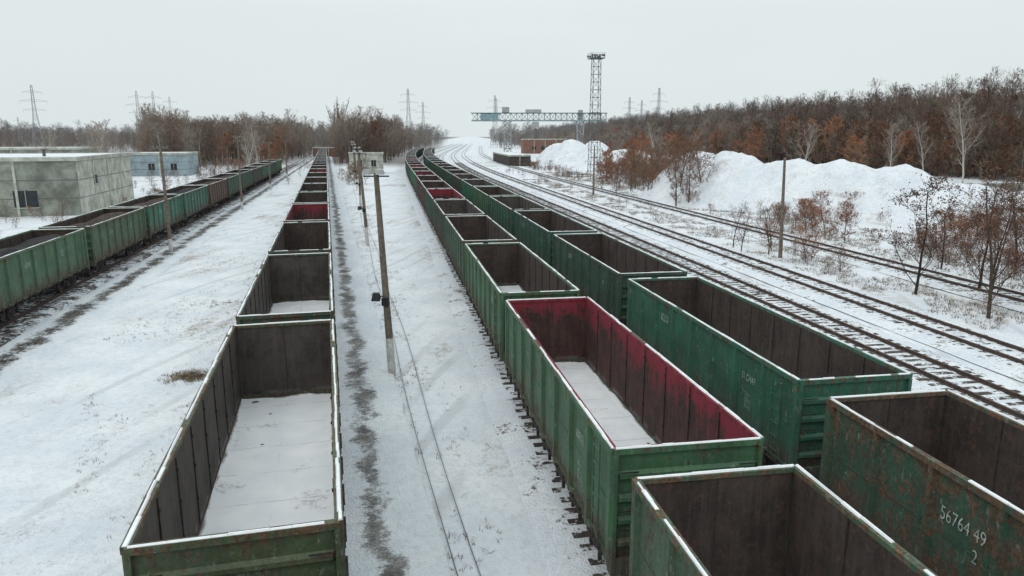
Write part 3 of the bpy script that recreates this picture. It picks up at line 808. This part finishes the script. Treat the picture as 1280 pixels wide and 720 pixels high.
pile("snow_pile", 20, 92, 62, 132, [(28,112,7.0,9,16),(33,106,6.8,11,16),(38,99,6.4,11,15),(43,94,6.5,11,14),(47.5,90,6.1,10,13),(53,86,4.5,12,11),(62,84,3.4,13,10),(72,84,2.8,14,10)], 130)
pile("snow_pile", 8, 62, 175, 270, [(20,238,8,12,22),(26,230,7.5,11,20),(34,215,6,13,18),(44,200,4.8,13,16),(16,250,7,11,20)], 100)
pile("snow_pile", 26, 60, 130, 170, [(36,150,4.2,10,13),(45,150,4.,10,12)], 60)

# ------------------------------------------------------------------ poles
def leaning_pole(x, y, h, lean, lamps=True, white=1.6, name="lamp_post"):
    mb = MB(); top = (lean[0], lean[1], h); f = white/h
    wt = (lean[0]*f, lean[1]*f, white)
    mb.tube((0,0,-.3), wt, .16, .15, 10, 1); mb.tube(wt, top, .148, .10, 10, 0)
    if lamps:
        mb.tube((lean[0]-.5, lean[1], h-.12), (lean[0]+.5, lean[1], h-.12), .03, .03, 6, 2)
        for sx in (-.42, .12):
            cx = lean[0]+sx
            mb.hull([(cx-.1,lean[1]-.28,h-.05),(cx+.22,lean[1]-.28,h-.05),(cx+.22,lean[1]+.05,h-.02),(cx-.1,lean[1]+.05,h-.02)],
                    [(cx-.04,lean[1]-.2,h+.12),(cx+.16,lean[1]-.2,h+.12),(cx+.16,lean[1],h+.14),(cx-.04,lean[1],h+.14)], 3)
        z = h*.40; lx = lean[0]*.4
        mb.tube((lx, 0, z), (lx-.42, -.1, z+.1), .025, .025, 6, 2)
        mb.hull([(lx-.55,-.28,z-.1),(lx-.2,-.28,z-.1),(lx-.2,-.02,z-.02),(lx-.55,-.02,z-.02)],
                [(lx-.5,-.2,z+.2),(lx-.25,-.2,z+.2),(lx-.25,-.06,z+.22),(lx-.5,-.06,z+.22)], 2)
        mb.box(lx-.14, lx+.14, -.28, -.16, z-.28, z+.02, 2)
    add(name, mb.mesh(name, [M['pole'], M['pole_w'], M['black'], M['lamp']]), (x, y, gz(x, y)))
leaning_pole(-4.9, 28.1, 8.2, (-.35, 0))
leaning_pole(-12.9, 63.8, 8.2, (-.45, 0))
for k in (2, 3, 4, 5): leaning_pole(-4.9-8*k, 28.1+35.7*k, 8, (-.2+.1*(k%3), 0))
def util_pole(x, y, h, lean=0., arms=2):
    mb = MB(); mb.tube((0,0,-.3), (lean*.15,0,1.2), .17, .16, 8, 1 if arms else 0); mb.tube((lean*.15,0,1.2), (lean,0,h), .158, .10, 8, 0)
    for a in range(arms):
        z = h-.25-a*.5; mb.box(lean-.65, lean+.65, -.05, .05, z, z+.09, 0)
        for sx in (-.55,-.25,.25,.55): mb.tube((lean+sx,0,z+.09),(lean+sx,0,z+.24),.035,.025,6,2)
    add("utility_pole", mb.mesh("utility_pole", [M['pole'], M['pole_w'], M['lamp']]), (x, y, gz(x, y)))
UP = [(-28.5,59.5,8.8,-.05,1),(-35.2,94,9.6,.1,2),(-43,129,8.5,.2,1),(-51,165,8.5,0,1),(-22,26,8.6,0,1)]
for p_ in UP: util_pole(*p_)
util_pole(21.6, 57.2, 7.9, -.25, 0); util_pole(13.5, 120, 8, 0, 0)
mb = MB(); ordr = [UP[4], UP[0], UP[1], UP[2], UP[3]]
for sx in (-.5, .5):
    for a, b in zip(ordr, ordr[1:]):
        pr = None
        for i in range(13):
            t_ = i/12; c = (a[0]+a[3]+sx+(b[0]+b[3]-a[0]-a[3])*t_, a[1]+(b[1]-a[1])*t_, a[2]+(b[2]-a[2])*t_ - .05 - 2.2*t_*(1-t_))
            if pr: mb.tube(pr, c, .006, .006, 3, 0, False)
            pr = c
add("overhead_wires", mb.mesh("overhead_wires", [M['cable']]))

# ------------------------------------------------------------------ lattice structures
def lattice(mb, c0, c1, w0, w1, n, r, m=0, ax=None):
    c0 = Vector(c0); c1 = Vector(c1); d = (c1-c0).normalized()
    u = Vector((1,0,0)) if abs(d.x) < .9 else Vector((0,1,0)); v = d.cross(u).normalized(); u = v.cross(d).normalized()
    def cn(t):
        c = c0.lerp(c1, t); w_ = w0+(w1-w0)*t
        return [c+u*(a*w_/2)+v*(b*w_/2) for a, b in ((-1,-1),(1,-1),(1,1),(-1,1))]
    prev = cn(0)
    for i in range(1, n+1):
        cur = cn(i/n)
        for k in range(4):
            j = (k+1) % 4
            mb.tube(prev[k], cur[k], r, r, 4, m, False)
            mb.tube(cur[k], cur[j], r*.6, r*.6, 3, m, False)
            if i % 2: mb.tube(prev[k], cur[j], r*.6, r*.6, 3, m, False)
            else: mb.tube(prev[j], cur[k], r*.6, r*.6, 3, m, False)
        prev = cur
mb = MB(); lattice(mb, (0,0,0), (0,0,29), 2.6, 1.9, 15, .085)
mb.box(-1.8, 1.8, -1.8, 1.8, 29, 29.2); lattice(mb, (0,0,29.2), (0,0,30.4), 3.5, 3.5, 1, .05)
for x in (-1.7,-1.1,-.5,.3,1.,1.5):
    for y_ in (-2.0, 1.8): mb.box(x-.2, x+.2, y_-.1, y_+.3, 29.5, 30.0, 0)
mb.box(-1.4, 1.4, -1.4, 1.4, 15, 15.12)
for k in range(14): mb.box(-.3, .3, -1.6+.0, -1.55, 1+k*2, 1.05+k*2)
add("lighting_mast", mb.mesh("lighting_mast", [M['steel']]), (21.9, 195, 0), .2)
cr_ = bpy.data.objects.new("gantry_crane", None); scene.collection.objects.link(cr_); cr_.location = (0, 330, -.3)
mb = MB(); lattice(mb, (-18, 0, 18), (42, 0, 18), 3.2, 3.2, 24, .2)
mb.box(-18, 42, -1.9, -1.5, 16.1, 16.7); mb.box(-18, 42, 1.5, 1.9, 16.1, 16.7)
mb.box(-18.5, 42.5, -2.3, 2.3, 19.7, 19.8)
mb.box(-14, -6, -2, 2, 16.2, 19.4)
o = add("beam", mb.mesh("beam", [M['blue']])); o.parent = cr_
mb = MB(); lattice(mb, (-2,0,0), (-2,0,16.2), 3., 3., 8, .28); mb.box(-4.4,-1.2,-3,3,19.9,22.2); mb.box(-3.6,-.4,-4,4,0,1.2)
lattice(mb, (-7,0,19.8), (-7,0,26), 1., .6, 5, .08)
o = add("fixed_leg", mb.mesh("fixed_leg", [M['far_steel']])); o.parent = cr_
mb = MB(); lattice(mb, (30.5,0,0), (30.5,0,16.2), 1.6, 3.2, 8, .28); mb.box(29,32,-4,4,0,1.2); mb.box(29.5,31.5,-1,1,16.2,21)
o = add("hinged_leg", mb.mesh("hinged_leg", [M['far_steel']])); o.parent = cr_
mb = MB(); mb.box(9,12,-2.4,2.4,13.2,15.8); mb.box(6,13,-2.2,2.2,19.81,21.2)
o = add("trolley_cab", mb.mesh("trolley_cab", [M['far_steel']])); o.parent = cr_
mb = MB(); lattice(mb, (0,0,0), (0,0,22), 6, 1.8, 8, .12); lattice(mb, (0,0,22), (0,0,38), 1.8, .8, 7, .10)
for z, ww in ((24,5.5),(29,7),(34,5)):
    for sx in (-1,1): mb.tube((0,0,z+1.2),(sx*ww,0,z),.09,.06,4); mb.tube((0,0,z),(sx*ww,0,z),.09,.07,4); mb.tube((sx*ww,0,z),(sx*ww,0,z-1.6),.05,.05,4)
pm = mb.mesh("power_pylon", [M['far_steel']])
for px, Y, s in [(50,450,1.05),(28,520,.6),(178,540,1.1),(198,580,1.15),(218,620,1.1),(512,700,1.4),(530,760,1.15),(619,600,1.1),(785,680,1.1),(800,740,1.1),(821,640,1.25)]:
    add("power_pylon", pm, ((px-640)/915*Y, Y, -.5 if px < 700 else 2), .4, s)

# ------------------------------------------------------------------ buildings
def building(name, corner, az, wid, dep, hgt, wall, win=(), windows_side=(), side=None):
    e = bpy.data.objects.new(name, None); scene.collection.objects.link(e)
    e.location = (corner[0], corner[1], -.2); e.rotation_euler = (0, 0, -R(az))
    mb = MB(); mb.box(-wid, 0, 0, dep, 0, hgt, 0)
    o = add("walls", mb.mesh("walls", [wall])); o.parent = e
    if side:
        mb = MB(); mb.box(.002, .03, .02, dep-.02, 0, hgt-.01); o = add("side_panels", mb.mesh("side_panels", [side])); o.parent = e
    mb = MB()
    mb.box(-wid-.15, .15, -.15, .1, hgt, hgt+.45, 0); mb.box(-wid-.15, .15, dep-.1, dep+.15, hgt, hgt+.45, 0)
    mb.box(-.1, .153, .102, dep-.102, hgt, hgt+.45, 0); mb.box(-wid-.153, -wid+.1, .102, dep-.102, hgt, hgt+.45, 0)
    k = max(2, int(wid/6))
    for i in range(1, k): mb.box(-wid*i/k-.14, -wid*i/k+.14, -.12, -.002, 0, hgt-.02, 0)
    k = max(2, int(dep/6))
    for i in range(1, k): mb.box(.032, .10, dep*i/k-.12, dep*i/k+.12, 0, hgt-.02, 0)
    for z in (hgt*.33, hgt*.66):
        mb.box(-wid, -.0, -.02, -.003, z-.04, z+.04, 1); mb.box(.031, .045, 0.02, dep-.02, z-.04, z+.04, 1)
    o = add("parapet", mb.mesh("parapet", [M['concrete_l'], M['steel']])); o.parent = e
    mb = MB(); mb.box(-wid+.11, -.11, .11, dep-.11, hgt+.003, hgt+.38); mb.box(-wid-.12, .12, -.12, .08, hgt+.452, hgt+.52)
    mb.box(-.08, .12, .1, dep-.1, hgt+.452, hgt+.52)
    o = add("roof_snow", mb.mesh("roof_snow", [M['roofsnow']])); o.parent = e
    mb = MB()
    for (x, z, ww, hh) in win:
        mb.box(x, x+ww, -.025, -.004, z, z+hh, 0); mb.box(x-.1, x+ww+.1, -.14, -.03, z-.12, z-.02, 1)
        mb.box(x+ww/2-.03, x+ww/2+.03, -.05, -.028, z, z+hh, 1)
    for (y, z, ww, hh) in windows_side:
        mb.box(.034, .05, y, y+ww, z, z+hh, 0); mb.box(.05, .16, y-.1, y+ww+.1, z-.12, z-.02, 1)
    if mb.v: o = add("windows", mb.mesh("windows", [M['glass'], M['concrete_l']])); o.parent = e
    return e
cb = building("concrete_building", (-53, 88.7), -14, 34, 25, 6.7, M['concrete'], win=[(-7.2,1.2,2.6,2.0)], windows_side=[(6,3.6,1.6,1.1)], side=M['concrete_l'])
mb = MB()
for x in (-6, -14, -28): mb.tube((x, 8, 6.6), (x, 8, 7.9), .2, .2, 8, 0); mb.box(x-.35, x+.35, 7.65, 8.35, 7.9, 8.0, 0)
o = add("roof_vents", mb.mesh("roof_vents", [M['steel']])); o.parent = cb
building("warehouse", (-92, 155), -12, 75, 14, 6.8, M['concrete'], win=[(-12-9*i,2,2.5,1.6) for i in range(7)])
building("plastered_house", (-79, 178), -12, 13, 12, 5.2, M['bluewall'], win=[(-4,1.5,1.4,1.6),(-9,1.5,1.4,1.6)], side=M['bluewall'])
building("signal_hut", (-33, 187), -12, 8.5, 6, 5, M['concrete_l'], win=[(-3,2,1.2,1.6),(-6.5,2,1.2,1.6)])
building("warehouse", (30, 400), -5, 24, 12, 7.5, M['brick'], win=[(-4-5*i,2,2,2) for i in range(4)])
building("brick_house", (-78, 340), -12, 14, 8, 4, M['brick'], win=[(-4-5*i,1.2,1.4,1.4) for i in range(2)])
building("loading_shed", (6, 235), -8, 7, 45, 3.2, M['shed'])
mb = MB()
for i in range(34):
    y_ = 92+i*0.4; x = 58+i*3.05
    mb.box(x, x+2.9, y_, y_+.12, 0, 2.6, 0); mb.box(x+2.9, x+3.05, y_-.05, y_+.18, 0, 2.75, 1)
    mb.box(x, x+2.9, y_+.01, y_+.11, 2.603, 2.68, 2)
add("concrete_fence", mb.mesh("concrete_fence", [M['concrete'], M['concrete_l'], M['roofsnow']]), (0, 14, 0))
